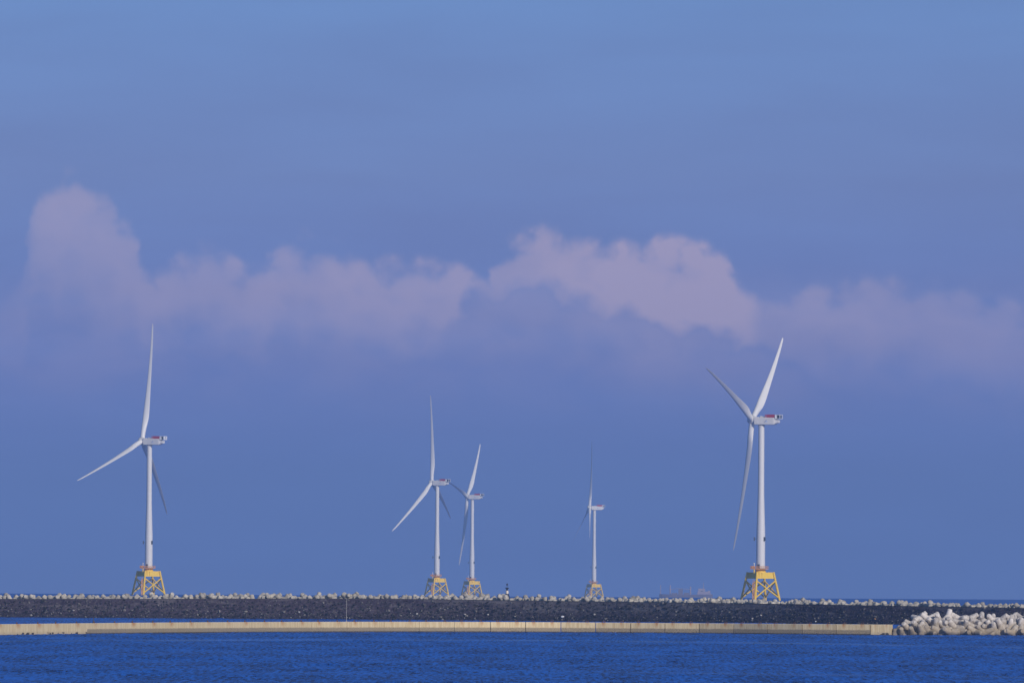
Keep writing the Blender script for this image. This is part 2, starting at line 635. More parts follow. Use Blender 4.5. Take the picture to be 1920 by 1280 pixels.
def build_boulders():
    spots = [  # px, height along the slope, size, tone, label
        (1055, .22, .52, 'white', 'brightest white rounded boulder low on the dark slope, right of the beacon'),
        (915, .30, .38, 'pale', 'pale jagged boulder on the dark slope, left of the beacon'),
        (966, .22, .36, 'dull', 'dull grey boulder on the dark slope, a little right of the beacon'),
        (1115, .36, .36, 'pale', 'pale boulder on the dark slope right under the smallest turbine'),
        (138, .40, .36, 'pale', 'pale boulder on the slope left of the leftmost turbine'),
        (412, .36, .40, 'tall', 'upright pale slab of stone on the slope, midway from leftmost turbine to tall mast'),
        (461, .36, .46, 'dull', 'wide dull grey boulder on the slope left of the tall mast'),
        (533, .36, .34, 'dull', 'rounded grey boulder on the slope nearest the left of the tall mast'),
        (561, .36, .34, 'pale', 'flat pale boulder on the slope just left of the tall mast'),
        (782, .30, .34, 'pale', 'pale boulder on the slope left of the middle turbine pair'),
        (872, .30, .36, 'pale', 'pale boulder on the slope under the middle turbine pair'),
        (1411, .24, .34, 'pale', 'flat pale boulder on the slope left under the rightmost turbine'),
        (1427, .42, .34, 'pale', 'pale boulder higher on the slope straight under the rightmost turbine'),
        (1530, .12, .30, 'white', 'small white boulder low on the slope right of the rightmost turbine'),
        (1641, .30, .34, 'rusty', 'rust brown boulder on the slope left of the tetrapod heap'),
    ]
    tones = {'white': (0.85, 0.84, 0.82), 'pale': (0.50, 0.47, 0.44), 'dull': (0.27, 0.25, 0.22), 'tall': (0.50, 0.46, 0.40), 'rusty': (0.42, 0.22, 0.10)}
    mats = {}
    for k, c in tones.items():
        m, n, b = material(k + '_stone', c, 0.85, spec=0.2)
        g = n.n.new('ShaderNodeNewGeometry')
        n.put(b.inputs['Base Color'], n.mix(n.noise(g.outputs['Position'], 3.0, 4.0), tuple(x * .65 for x in c), tuple(min(.9, x * 1.15) for x in c)))
        mats[k] = m
    rnd = random.Random(4)
    for px, s, sz, tone, label in spots:
        bm = bmesh.new()
        bmesh.ops.create_icosphere(bm, subdivisions=2, radius=1.0)
        sx, sy, szz = sz * rnd.uniform(.9, 1.2), sz * .9, sz * rnd.uniform(.6, .8)
        if tone == 'tall':
            sx, szz = sz * .45, sz * 1.1
        for v in bm.verts:
            f = 1 + .16 * math.sin(3.1 * v.co.x + px) * math.cos(2.7 * v.co.z + px) + rnd.uniform(-.06, .06)
            v.co = Vector((v.co.x * sx * f, v.co.y * sy * f, v.co.z * szz * f))
        o = obj('boulder', bm, mats[tone])
        o.location = slope_point(px, s) + Vector((0, -.15, szz * .5))
        tag(o, label, 'boulder', 'pale boulders on the breakwater slope')


build_boulders()


# ------------------------------------------------------------------ tetrapods
def tetra_mesh(name, size, taper, voxel, reach=.56, core=.27):
    """one smooth concrete tetrapod, legs along the corners of a tetrahedron"""
    bm = bmesh.new()
    dirs = [Vector((0, 0, 1))]
    for k in range(3):
        a = 2 * math.pi * k / 3 + .3
        dirs.append(Vector((math.sqrt(8 / 9) * math.cos(a), math.sqrt(8 / 9) * math.sin(a), -1 / 3)))
    L = size * reach
    r0, r1 = size * core, size * taper
    for d in dirs:
        x = d.orthogonal().normalized()
        y = d.cross(x)
        rings = []
        for t, r in ((-.12, r0 * 1.02), (.3, r0 * .97), (.88, r1 * 1.06), (.97, r1 * .97), (1.0, r1 * .80)):
            rings.append([d * (L * t) + (x * math.cos(2 * math.pi * i / 16) + y * math.sin(2 * math.pi * i / 16)) * r for i in range(16)])
        loft(bm, rings)
    me = bpy.data.meshes.new(name + '_raw')
    bmesh.ops.recalc_face_normals(bm, faces=bm.faces)
    bm.to_mesh(me)
    bm.free()
    o = bpy.data.objects.new('raw', me)
    COL.objects.link(o)
    rm = o.modifiers.new('r', 'REMESH')
    rm.mode = 'VOXEL'
    rm.voxel_size = voxel
    sm = o.modifiers.new('s', 'SMOOTH')
    sm.factor = .5
    sm.iterations = 4
    dg = bpy.context.evaluated_depsgraph_get()
    res = bpy.data.meshes.new_from_object(o.evaluated_get(dg))
    res.name = name
    res.polygons.foreach_set('use_smooth', [True] * len(res.polygons))
    bpy.data.objects.remove(o)
    return res, dirs


def concrete_material(name, pale, dull, tide=None):
    m, n, b = material(name, pale, 0.9, spec=0.2)
    g = n.n.new('ShaderNodeNewGeometry')
    oi = n.n.new('ShaderNodeObjectInfo')
    p = g.outputs['Position']
    n1 = n.noise(p, 0.9, 5.0, 0.6)
    n2 = n.noise(n.vmul(p, (3.0, 3.0, 0.8)), 1.0, 4.0, 0.6)
    f = n.math('ADD', n.math('MULTIPLY', n1, 0.55), n.math('MULTIPLY', n2, 0.45))
    c = n.mix(n.step(f, 0.36, 0.62), dull, pale)
    v = n.lin(oi.outputs['Random'], 0, 1, 0.72, 1.08)
    vv = n.comb(v, v, v)
    c = n.mix(1.0, c, vv, 'MULTIPLY')
    if tide:
        z0, z1, algae, black = tide
        x_, y_, z_ = n.sep(p)
        zz = n.math('ADD', z_, n.math('MULTIPLY', n.math('SUBTRACT', n1, 0.5), 1.8))
        c = n.mix(n.step(zz, z0 + .5, z1, 0.85, 0.0), c, algae)
        c = n.mix(n.step(zz, z0, z0 + .9, 0.8, 0.0), c, (0.15, 0.13, 0.11))
        c = n.mix(n.step(zz, z0 - .25, z0 + .25, 0.95, 0.0), c, black)
    n.put(b.inputs['Base Color'], c)
    bp = n.n.new('ShaderNodeBump')
    bp.inputs['Strength'].default_value = 0.35
    bp.inputs['Distance'].default_value = 0.08
    n.put(bp.inputs['Height'], n2)
    n.put(b.inputs['Normal'], bp.outputs[0])
    return m


ORD = ['first', 'second', 'third', 'fourth', 'fifth', 'sixth', 'seventh', 'eighth', 'ninth', 'tenth', 'eleventh', 'twelfth', 'thirteenth',
       'fourteenth', 'fifteenth', 'sixteenth', 'seventeenth', 'eighteenth', 'nineteenth', 'twentieth', 'twenty-first', 'twenty-second', 'twenty-third',
       'twenty-fourth', 'twenty-fifth', 'twenty-sixth', 'twenty-seventh', 'twenty-eighth', 'twenty-ninth', 'thirtieth']

LANDMARKS = [(277, "leftmost turbine's base"), (651, 'tall mast'), (819, "middle turbine's base"), (951, 'black topped beacon'),
             (1112, "smallest turbine's base"), (1290, 'faint ship'), (1427, "rightmost turbine's base"), (1722, "front heap's peak")]


def crest_labels(items, head):
    """items: list of (px, object); counted outwards from the nearest landmark"""
    counts = {}
    for lp, lname in LANDMARKS:
        near = [(px, o) for px, o in items if min(LANDMARKS, key=lambda q: abs(q[0] - px))[0] == lp]
        right = sorted([q for q in near if q[0] >= lp], key=lambda q: q[0])
        left = sorted([q for q in near if q[0] < lp], key=lambda q: -q[0])
        for side, seq in (('right', right), ('left', left)):
            for i, (px, o) in enumerate(seq):
                o['label'] = f"{head}, {ORD[min(i, 29)]} to the {side} of the {lname}"


def build_crest_tetrapods():
    me, dirs = tetra_mesh('crest_tetrapod', 3.05, .21, .13, .57, .25)
    mat = concrete_material('weathered_concrete', (0.54, 0.49, 0.41), (0.35, 0.32, 0.28))
    me.materials.append(mat)
    rnd = random.Random(21)
    first = None
    front, back = [], []

    def place(px, lift, dback, lst, kind):
        nonlocal first
        if first is None:
            o = first = link('tetrapod', me)
        else:
            o = first.copy()
            COL.objects.link(o)
        tip = rnd.random()
        if kind == 'low':
            e = Euler((math.pi + rnd.uniform(-.35, .35), rnd.uniform(-.4, .4), rnd.uniform(0, 6.28))) if tip < .30 else (Euler((rnd.uniform(0, 6.28), rnd.choice([-1, 1]) * rnd.uniform(1.2, 1.75), rnd.uniform(-.35, .35))) if tip < .75 else Euler((math.pi / 2 + rnd.uniform(-.3, .3), rnd.uniform(-.7, .7), rnd.uniform(-.5, .5))))
        else:
            e = Euler((rnd.uniform(0, 6.28), rnd.uniform(0, 6.28), rnd.uniform(0, 6.28)))
        o.rotation_euler = e
        s = rnd.uniform(.92, 1.06)
        o.scale = (s, s, s)
        zs = max((e.to_matrix() @ v).z for v in [d * 1.85 * s for d in dirs] )
        c = crest_point(px, dback)
        top = crest_px(px) - (lift - 1.7)
        p = at_dist(px, top, c.y + 2.9 + dback)
        p.z -= min(zs, 1.75) + .35 * (zs < 1.2)
        o.location = p
        tag(o, None, 'tetrapod', 'tetrapods along the breakwater crest')
        lst.append((px, o))

    px = -30.0
    tall = {145, 225, 402, 500, 620, 655, 730, 940, 1040, 1085, 1225, 1275, 1340, 1488, 1575, 1690, 1740}
    while px < 1995:
        base = rnd.choice([7.5, 8.3, 9.0, 10.0])
        if any(abs(px - t) < 6 for t in tall):
            base += 3
        place(px, base, rnd.uniform(-.1, .5), front, 'low')
        px += rnd.uniform(8.6, 12.6)
    px = -24.0
    while px < 1995:
        place(px, rnd.choice([9, 10, 11.5, 13.5]), rnd.uniform(2.4, 3.4), back, 'any')
        px += rnd.uniform(18, 36)
    crest_labels(front, 'concrete tetrapod in the crest row')
    crest_labels(back, 'concrete tetrapod behind the crest row')


build_crest_tetrapods()


# ------------------------------------------------------------------ low harbour wall
JOINTS = [-272, -199, -127, -54, 18, 91, 163.6, 234.8, 306, 376.6, 446, 515, 583.6, 651, 720, 786, 852, 919.5, 985.5, 1051.6, 1116.7, 1181.7, 1246.5, 1311,
          1375.5, 1439, 1504, 1567.6, 1631.8, 1672]


def wall_material(name, bare):
    m, n, b = material(name, (0.5, 0.45, 0.33), 0.85, spec=0.25)
    t = n.n.new('ShaderNodeUVMap')
    x_, v_, _ = n.sep(t.outputs[0])          # u metres along a panel, v height share
    oi = n.n.new('ShaderNodeObjectInfo')
    off = n.math('MULTIPLY', oi.outputs['Random'], 50.0)
    q = n.comb(n.math('ADD', x_, off), n.math('MULTIPLY', v_, 2.5), off)
    n1 = n.noise(q, 1.3, 5.0, 0.6)
    n2 = n.noise(n.vmul(q, (2.4, 0.18, 1.0)), 1.0, 4.0, 0.6)
    n3 = n.noise(q, 7.0, 4.0, 0.7)
    c = n.mix(n.step(n2, 0.36, 0.62), (0.57, 0.43, 0.22), (0.74, 0.605, 0.36))
    c = n.mix(n.math('MULTIPLY', n1, 0.35), c, (0.42, 0.32, 0.20))
    c = n.mix(n.step(v_, 0.955, 0.985, 0.0, 0.55), c, (0.70, 0.66, 0.56))
    vn = n.math('ADD', v_, n.math('MULTIPLY', n.math('SUBTRACT', n1, 0.5), 0.14))
    if not bare:
        grey = n.mix(n.step(n3, 0.35, 0.68), (0.18, 0.14, 0.085), (0.42, 0.345, 0.225))
        c = n.mix(n.step(vn, 0.40, 0.52, 1.0, 0.0), c, grey)
        vb = n.math('ADD', v_, n.math('MULTIPLY', n.math('SUBTRACT', n3, 0.5), 0.26))
        c = n.mix(n.step(vb, 0.07, 0.15, 0.95, 0.0), c, (0.035, 0.032, 0.032))
    else:
        c = n.mix(n.step(vn, 0.10, 0.42, 0.45, 0.0), c, (0.38, 0.31, 0.22))
        pz = n.noise(n.vmul(q, (0.45, 0.8, 1.0)), 0.62, 3.0, 0.6)
        pm = n.math('MULTIPLY', n.step(pz, 0.43, 0.49, 1.0, 0.0), n.step(n.math('ADD', v_, n.math('MULTIPLY', n.math('SUBTRACT', n3, 0.5), 0.25)), 0.17, 0.25, 1.0, 0.0))
        pm = n.math('MAXIMUM', pm, n.step(v_, 0.03, 0.07, 0.8, 0.0))
        c = n.mix(n.math('MULTIPLY', pm, 0.95), c, (0.03, 0.028, 0.03))
    # rust running down below the iron loops
    share = n.n.new('ShaderNodeUVMap')
    share.uv_map = 'share'
    sx, _, _2 = n.sep(share.outputs[0])
    for cen in (0.22, 0.76):
        d = n.math('ABSOLUTE', n.math('SUBTRACT', sx, cen))
        near = n.step(d, 0.0, 0.085, 1.0, 0.0)
        drop = n.step(v_, 0.42, 0.99)
        st = n.math('MULTIPLY', n.math('MULTIPLY', near, drop), n.step(n2, 0.34, 0.60))
        amt = n.lin(oi.outputs['Random'], 0, 1, 0.5, 1.5)
        c = n.mix(n.math('MULTIPLY', st, amt, clamp=True), c, (0.47, 0.24, 0.085))
    n.put(b.inputs['Base Color'], c)
    bp = n.n.new('ShaderNodeBump')
    bp.inputs['Strength'].default_value = 0.3
    bp.inputs['Distance'].default_value = 0.06
    n.put(bp.inputs['Height'], n3)
    n.put(b.inputs['Normal'], bp.outputs[0])
    return m


def build_wall():
    root = empty('harbour_wall', on_sea(960, wall_foot(960)))
    tag(root, 'low beige concrete harbour wall with rust stains, standing in the near water', 'wall')
    wm, wb = wall_material('stained_concrete', False), wall_material('bare_concrete', True)
    rust, n, b = material('rusty_iron', (0.10, 0.045, 0.03), 0.9)
    g = n.n.new('ShaderNodeNewGeometry')
    n.put(b.inputs['Base Color'], n.mix(n.noise(g.outputs['Position'], 6.0, 4.0), (0.045, 0.027, 0.027), (0.13, 0.055, 0.035)))
    inv = Matrix.Translation(-root.location)
    for a, c in zip(JOINTS, JOINTS[1:]):
        last = c == JOINTS[-1]
        A, C = on_sea(a, wall_foot(a)), on_sea(c, wall_foot(c))
        d = (C - A)
        d.z = 0
        length = d.length
        d.normalize()
        nrm = Vector((d.y, -d.x, 0))           # towards the camera
        gap = 0.085
        A2, C2 = A + d * gap, C - d * gap
        ha, hc = at_dist(a, wall_head(a), A.y).z, at_dist(c, wall_head(c), C.y).z
        bm = bmesh.new()
        uvl = bm.loops.layers.uv.new('UVMap')
        shl = bm.loops.layers.uv.new('share')
        nu = 2
        thick = 1.6
        prof = [(-.02, -1.2, -.45), (0.0, 0.0, 0.0), (0.0, 1.0, .965), (.07, 1.0, 1.0)]   # set-back, height share, v
        fr = []
        for u in range(nu + 1):
            s = u / nu
            P = A2.lerp(C2, s)
            H = ha + (hc - ha) * s - P.z
            col = []
            for back, hs, v in prof:
                z = P.z + (hs if hs <= 0 else H - (.07 if v < 1 else 0))
                col.append((bm.verts.new(Vector((P.x, P.y, z)) - nrm * back), s, v))
            Pb = P - nrm * thick
            col.append((bm.verts.new(Vector((Pb.x, Pb.y, P.z + H))), s, 1.0))
            col.append((bm.verts.new(Vector((Pb.x, Pb.y, P.z - 1.2))), s, -.4))
            fr.append(col)
        info = {}
        for col in fr:
            for v, s, vv in col:
                info[v] = (s, vv)
        for f0, f1 in zip(fr, fr[1:]):
            k = len(f0)
            for i in range(k):
                j = (i + 1) % k
                bm.faces.new((f0[i][0], f1[i][0], f1[j][0], f0[j][0]))
        bm.faces.new([q[0] for q in fr[0]])
        bm.faces.new([q[0] for q in fr[-1]][::-1])
        for f in bm.faces:
            for lp in f.loops:
                s, vv = info[lp.vert]
                lp[uvl].uv = (s * length, vv)
                lp[shl].uv = (s, vv)
        p = obj('wall_panel', bm, wb if c < 170 or last else wm, root)
        p.matrix_parent_inverse = inv
        if c < 170:
            p['label'] = 'beige panel without the grey tide band, black patches at its foot'
        if last:
            p['label'] = 'short yellowish panel at the end of the wall'
        if not last:
            for s in (.22, .76):
                P = A2.lerp(C2, s) - nrm * .35
                z = ha + (hc - ha) * s
                bm = bmesh.new()
                ring = []
                for q in range(9):
                    t = math.pi * q / 8
                    cc = Vector((P.x, P.y, z - .04)) + d * (.34 * math.cos(t)) + Vector((0, 0, .40 * math.sin(t)))
                    o_ = (d * math.cos(t) + Vector((0, 0, 1)) * math.sin(t))
                    ring.append([cc + o_ * (.10 * math.cos(w_)) + nrm * (.10 * math.sin(w_)) for w_ in [k * math.pi / 3 for k in range(6)]])
                loft(bm, ring)
                lo = obj('iron_loop', bm, rust, root, True)
                lo.matrix_parent_inverse = inv
    # posts that stand on the wall
    pale, *_ = material('pale_pole_paint', (0.36, 0.335, 0.31), 0.6)
    dark, *_ = material('dark_post_paint', (0.05, 0.045, 0.05), 0.7)
    for px, ytop, r, m, name, label, cat in ((649.5, 1121.5, .055, pale, 'mast', 'thin tall pale mast standing at a joint of the low wall', 'mast'),
                                             (175, 1156.5, .10, dark, 'post', 'short dark post standing on the low wall near its left stretch', 'post')):
        F = on_sea(px, wall_foot(px)) + Vector((0, .8, 0))
        H = at_dist(px, wall_head(px), F.y)
        T = at_dist(px + (.8 if name == 'mast' else 0), ytop, F.y)
        bm = bmesh.new()
        prof = [(.22, 0), (.22, .10), (r * 1.25, .12), (r, .5), (r * .75, T.z - H.z - .1), (r * .95, T.z - H.z - .08), (r * .95, T.z - H.z)]
        lathe(bm, prof, 10)
        o = obj(name, bm, m, None, True)
        o.location = (H.x, F.y, H.z)
        tag(o, label, cat)


build_wall()


# ------------------------------------------------------------------ tetrapod heap at the wall's end
def build_heap():
    me, dirs = tetra_mesh('heap_tetrapod', 4.0, .135, .12, .62, .205)
    z_sea = on_sea(1800, wall_foot(1800)).z
    mat = concrete_material('heap_concrete', (0.74, 0.68, 0.62), (0.44, 0.39, 0.34), (z_sea + .15, z_sea + 4.2, (0.31, 0.24, 0.145), (0.04, 0.035, 0.035)))
    me.materials.append(mat)
    rnd = random.Random(8)
    first = None
    rows = [('bottom', 1.0, 0.0, 1689, 2050, 17.5), ('second', 2.0, 1.4, 1684, 2050, 18), ('third', 3.0, 3.0, 1712, 2050, 18), ('top', 4.0, 4.6, 1724, 2050, 20)]
    for name, h, back, x0, x1, stepx in rows:
        px = x0
        i = 0
        while px < x1:
            foot = on_sea(px, wall_foot(px))
            D = foot.y + 1.2 + back + rnd.uniform(-.4, .4)
            if first is None:
                o = first = link('tetrapod', me)
            else:
                o = first.copy()
                o.data = me
                COL.objects.link(o)
            while True:
                e = Euler((rnd.uniform(0, 6.28), rnd.uniform(0, 6.28), rnd.uniform(0, 6.28)))
                zz = sorted((e.to_matrix() @ d).z for d in dirs)
                if name in ('bottom', 'second') or zz[-1] < .72 or rnd.random() < .12:
                    break
            o.rotation_euler = e
            s = rnd.uniform(.92, 1.06)
            o.scale = (s, s, s)
            ramp = min(1.0, .55 + (px - 1690) / 70.0)
            o.location = (foot.x, D, foot.z + h * ramp + rnd.uniform(-.25, .25) - .35)
            tag(o, f"sunlit concrete tetrapod in the front heap's {name} row, {ORD[i]} from the wall end", 'tetrapod', 'tetrapods heaped at the end of the wall')
            i += 1
            px += stepx * rnd.uniform(.85, 1.15)
    # rubble core that carries the heap
    P = []
    for px in np.arange(1676, 2110, 6):
        foot = on_sea(px, wall_foot(px))
        ramp = min(1.0, .25 + (px - 1680) / 70.0)
        P.append([tuple(foot + Vector((rnd.uniform(-.2, .2), b, z * (ramp if z > 0 else 1) + rnd.uniform(-.2, .2))))
                  for b, z in ((.6, -1), (1.6, .5), (3.2, 1.5), (4.8, 2.4), (6.6, 2.7), (10, 2.4), (14, -1))])
    P = np.array(P).transpose(1, 0, 2)
    m3 = grid_mesh('rubble_core', P[..., 0], P[..., 1], P[..., 2])
    m3.polygons.foreach_set('use_smooth', np.zeros(len(m3.polygons), dtype=bool))
    m, n, b = material('wet_rubble', (0.05, 0.045, 0.045), 0.9, spec=.2)
    g = n.n.new('ShaderNodeNewGeometry')
    n.put(b.inputs['Base Color'], n.mix(n.noise(g.outputs['Position'], 1.5, 5.0, .7), (0.02, 0.02, 0.022), (0.11, 0.10, 0.085)))
    o = link('rubble_mound', m3, m)
    tag(o, 'dark rubble mound showing in the gaps of the front tetrapod heap', 'rubble mound')
    # flat grey blocks between wall end and heap
    gm, n, b = material('block_concrete', (0.26, 0.22, 0.17), .9, spec=.2)
    g = n.n.new('ShaderNodeNewGeometry')
    n.put(b.inputs['Base Color'], n.mix(n.noise(g.outputs['Position'], 2.0, 5.0, .65), (0.12, 0.10, 0.08), (0.36, 0.31, 0.24)))
    for px, up, sx, sz, rot, lab in ((1680, .35, 1.9, 1.1, .06, 'flat weathered block lying in the water against the wall end'),
                                     (1683.5, 1.15, 2.3, .9, -.10, 'tilted weathered block resting on the two lower blocks by the wall end'),
                                     (1693, .40, 2.1, 1.2, .08, 'flat weathered block in the water at the heap foot')):
        f = on_sea(px, wall_foot(px))
        bm = bmesh.new()
        box(bm, (0, 0, 0), (sx, 1.5, sz))
        bmesh.ops.bevel(bm, geom=bm.edges[:], offset=.12, segments=2, affect='EDGES')
        o = obj('concrete_block', bm, gm, None, True)
        o.location = f + Vector((0, 1.0, up))
        o.rotation_euler = (.06, rot, .25 + rot)
        tag(o, lab, 'block', 'blocks by the wall end')


build_heap()


# ------------------------------------------------------------------ wind turbines
def paint(name, col, rough, streak=0.12, zdirt=None):
    m, n, b = material(name, col, rough)
    t = n.n.new('ShaderNodeTexCoord')
    q = n.noise(n.vmul(t.outputs['Object'], (0.8, 0.8, 0.10)), 1.0, 5.0, .6)
    c = n.mix(n.lin(q, .35, .7, 0, 1), tuple(x * (1 - streak) for x in col), col)
    if zdirt:
        g = n.n.new('ShaderNodeTexCoord')
    n.put(b.inputs['Base Color'], c)
    return m


WHITE = paint('turbine_white', (0.71, 0.685, 0.66), .42, .06)
BLADE = paint('blade_white', (0.80, 0.775, 0.75), .38, .05)
YELLOW = paint('jacket_yellow', (0.84, 0.535, 0.012), .6, .10)
ORANGE = paint('rail_orange', (0.72, 0.33, 0.08), .55, .12)
GREY = paint('dark_grey_metal', (0.055, 0.06, 0.075), .5, .2)
RED = paint('hoist_deck_red', (0.46, 0.035, 0.07), .55, .15)
MARK = paint('mark_blue_grey', (0.24, 0.28, 0.42), .5, .05)
MARK2 = paint('mark_pale_blue', (0.50, 0.58, 0.78), .5, .05)
COOL = paint('cooler_white', (0.78, 0.78, 0.80), .5, .05)

HUB_Z = 115.0
OVERHANG = 6.2
TILT = math.radians(6)
CONE = math.radians(3.3)


def blade_mesh():
    bm = bmesh.new()
    R0, R = 2.3, 86.0
    rings = []
    stations = [0, .012, .035, .07, .11, .15, .19, .23, .28, .34, .41, .49, .57, .65, .73, .80, .86, .91, .95, .975, .99, 1.0]
    cf = interp([0, .035, .08, .13, .19, .24, .32, .45, .6, .75, .88, .95, .98, 1.0], [3.6, 3.6, 3.9, 4.5, 4.9, 4.8, 4.3, 3.45, 2.75, 2.1, 1.6, 1.25, .95, .45])
    tf = interp([0, .035, .08, .13, .19, .3, .5, .75, 1.0], [1.0, 1.0, .82, .58, .40, .29, .22, .18, .15])
    tw = interp([0, .1, .2, .35, .6, 1.0], [9, 9, 7, 4, 1, -1])
    for s in stations:
        r = R0 + (R - R0) * s
        c = cf(s)
        th = tf(s)
        ang = math.radians(tw(s) - 2)
        bend = 3.2 * s ** 2.2
        ring = []
        n = 20
        circ = max(0.0, min(1.0, (.16 - s) / .12))
        for i in range(n):
            t = 2 * math.pi * i / n
            # circle
            cx_, cy_ = .5 * math.cos(t), .5 * math.sin(t)
            # airfoil, leading edge at +x
            xx = .5 * (1 + math.cos(t))              # 1 at the leading edge
            xle = 1 - xx
            yt = 5 * (.2969 * math.sqrt(max(0, xle)) - .126 * xle - .3516 * xle**2 + .2843 * xle**3 - .1015 * xle**4) * th
            ax_, ay_ = xx - .66, (yt if t < math.pi else -yt)
            x = (cx_ * circ + ax_ * (1 - circ)) * c
            y = (cy_ * circ + ay_ * (1 - circ)) * c
            xr = x * math.cos(ang) - y * math.sin(ang)
            yr = x * math.sin(ang) + y * math.cos(ang)
            ring.append(Vector((xr + bend, yr, r)))
        rings.append(ring)
    loft(bm, rings)
    return bm


def text_mesh(body, size):
    cu_ = bpy.data.curves.new('txt', 'FONT')
    cu_.body = body
    cu_.size = size
    cu_.align_x = 'CENTER'
    cu_.align_y = 'CENTER'
    cu_.extrude = .02
    o = bpy.data.objects.new('txt', cu_)
    COL.objects.link(o)
    dg = bpy.context.evaluated_depsgraph_get()
    me = bpy.data.meshes.new_from_object(o.evaluated_get(dg))
    bpy.data.objects.remove(o)
    return me


CORNER_A = [math.radians(-16), math.radians(-106), math.radians(164), math.radians(74)]   # right, front, left, back


def corner(k, z):
    rd = 12.35 - (z - 2.0) / 16.1 * 3.75
    return Vector((rd * math.cos(CORNER_A[k]), rd * math.sin(CORNER_A[k]), z))


def build_turbine():
    root = empty('wind_turbine')
    # --- jacket
    jk = empty('jacket', (0, 0, 0), root)
    for k in range(4):
        bm = bmesh.new()
        tube(bm, corner(k, -4), corner(k, 18.1), .80, .72, 14)
        obj('leg', bm, YELLOW, jk, True)
    for a, b in ((0, 1), (1, 2), (2, 3), (3, 0)):
        for p, q in ((a, b), (b, a)):
            bm = bmesh.new()
            tube(bm, corner(p, 1.6), corner(q, 12.6), .48, None, 10)
            obj('brace', bm, YELLOW, jk, True)
    # boat landing beside the front leg
    bl = corner(1, 2)
    for dx in (-1.5, -.55):
        bm = bmesh.new()
        tube(bm, (bl.x - .25 + dx, bl.y - .8, -2), (bl.x - .25 + dx, bl.y - .8 + 1.6, 11.5 if dx < -1 else 12.4), .24, None, 8)
        obj('fender_pipe', bm, ORANGE, jk, True)
    bm = bmesh.new()
    lx = bl.x - 1.25
    path = []
    for s in (-.28, .28):
        tube(bm, (lx + s, bl.y - .6, -2), (lx + s, bl.y + 1.0, 13.5), .08, None, 6)
    for i in range(24):
        z = -1.6 + i * .62
        yy = bl.y - .6 + (z + 2) / 15.5 * 1.6
        tube(bm, (lx - .28, yy, z), (lx + .28, yy, z), .05, None, 5)
    obj('ladder', bm, ORANGE, jk)
    # --- transition piece: plate girder box with the legs at its corners
    bm = bmesh.new()
    rings = []
    for z in (14.0, 18.0):
        rings.append([corner(k, z) * 1.0 - Vector((corner(k, z).x, corner(k, z).y, 0)) * .02 for k in (0, 3, 2, 1)])
    loft(bm, rings)
    tp = obj('transition_piece', bm, YELLOW, root)
    bm = bmesh.new()
    lathe(bm, [(3.5, 18.0), (3.25, 19.0), (3.25, 20.0)], 28)
    obj('column', bm, YELLOW, tp, True)
    # shallow stiffener frame on each plate
    for a, b in ((0, 1), (1, 2)):
        A, B = corner(a, 16), corner(b, 16)
        nrm = ((A + B) / 2)
        nrm.z = 0
        nrm.normalize()
        for s in (.70, .86):
            P = A.lerp(B, s)
            bm = bmesh.new()
            ang = math.atan2((B - A).y, (B - A).x)
            box(bm, P + nrm * .10, (.35, .30, 3.7), Matrix.Rotation(ang, 3, 'Z'))
            obj('stiffener', bm, YELLOW, tp)
    # --- platform with railing
    bm = bmesh.new()
    outline = [(4.9, -3.4), (4.9, 3.4), (3.0, 5.2), (-3.6, 5.2), (-6.5, 3.4), (-6.5, -4.4), (-3.0, -5.4), (3.0, -5.4)]
    loft(bm, [[Vector((x, y, z)) for x, y in outline] for z in (20.0, 20.35)])
    pf = obj('platform', bm, ORANGE, root)
    bm = bmesh.new()
    for (x0, y0), (x1, y1) in zip(outline, outline[1:] + outline[:1]):
        L = math.hypot(x1 - x0, y1 - y0)
        nn = max(1, int(L / 1.1))
        for z in (20.35, 20.95, 21.45, 21.95):
            tube(bm, (x0, y0, z), (x1, y1, z), .09, None, 5)
        for i in range(nn):
            s = i / nn
            tube(bm, (x0 + (x1 - x0) * s, y0 + (y1 - y0) * s, 20.3), (x0 + (x1 - x0) * s, y0 + (y1 - y0) * s, 22.0), .08, None, 5)
    obj('railing', bm, ORANGE, pf)
    bm = bmesh.new()
    box(bm, (-4.9, -3.0, 21.15), (2.6, 2.0, 1.5))
    bmesh.ops.bevel(bm, geom=bm.edges[:], offset=.08, segments=1, affect='EDGES')
    obj('equipment_box', bm, ORANGE, pf)
    bm = bmesh.new()
    lathe(bm, [(.30, 20.4), (.30, 23.3), (.45, 23.35), (.45, 24.0), (.12, 24.2)], 10, (-4.2, -3.6, 0))
    obj('davit_post', bm, WHITE, pf, True)
    bm = bmesh.new()
    pts = [(-4.2, -4.6, 20.0), (-4.2, -4.7, 17.4), (-2.4, -7.2, 15.6)]
    tube(bm, pts[0], pts[1], .42, None, 8)
    tube(bm, pts[1], pts[2], .42, None, 8)
    obj('cable_pipe', bm, YELLOW, pf, True)
    # --- tower
    bm = bmesh.new()
    lathe(bm, [(2.95, 20.0), (2.95, 20.3), (2.85, 20.4), (2.85, 39), (2.78, 44), (2.05, 68), (2.0, 76), (1.92, 111.6), (2.25, 111.65), (2.25, 112.2)], 40)
    tw = obj('tower', bm, WHITE, root, True)
    for z in (44, 76):
        bm = bmesh.new()
        r = 2.80 if z == 44 else 2.02
        lathe(bm, [(r, z), (r + .045, z + .02), (r + .045, z + .22), (r, z + .24)], 40)
        obj('flange', bm, COOL, tw, True)
    bm = bmesh.new()
    box(bm, (2.25, -1.9, 39.4), (1.3, 1.1, 2.5), Matrix.Rotation(-.7, 3, 'Z'))
    obj('marker_box', bm, GREY, tw)
    bm = bmesh.new()
    box(bm, (-4.1, -1.0, 39.4), (.8, .8, 2.3))
    mb = obj('marker_box', bm, GREY, tw)
    bm = bmesh.new()
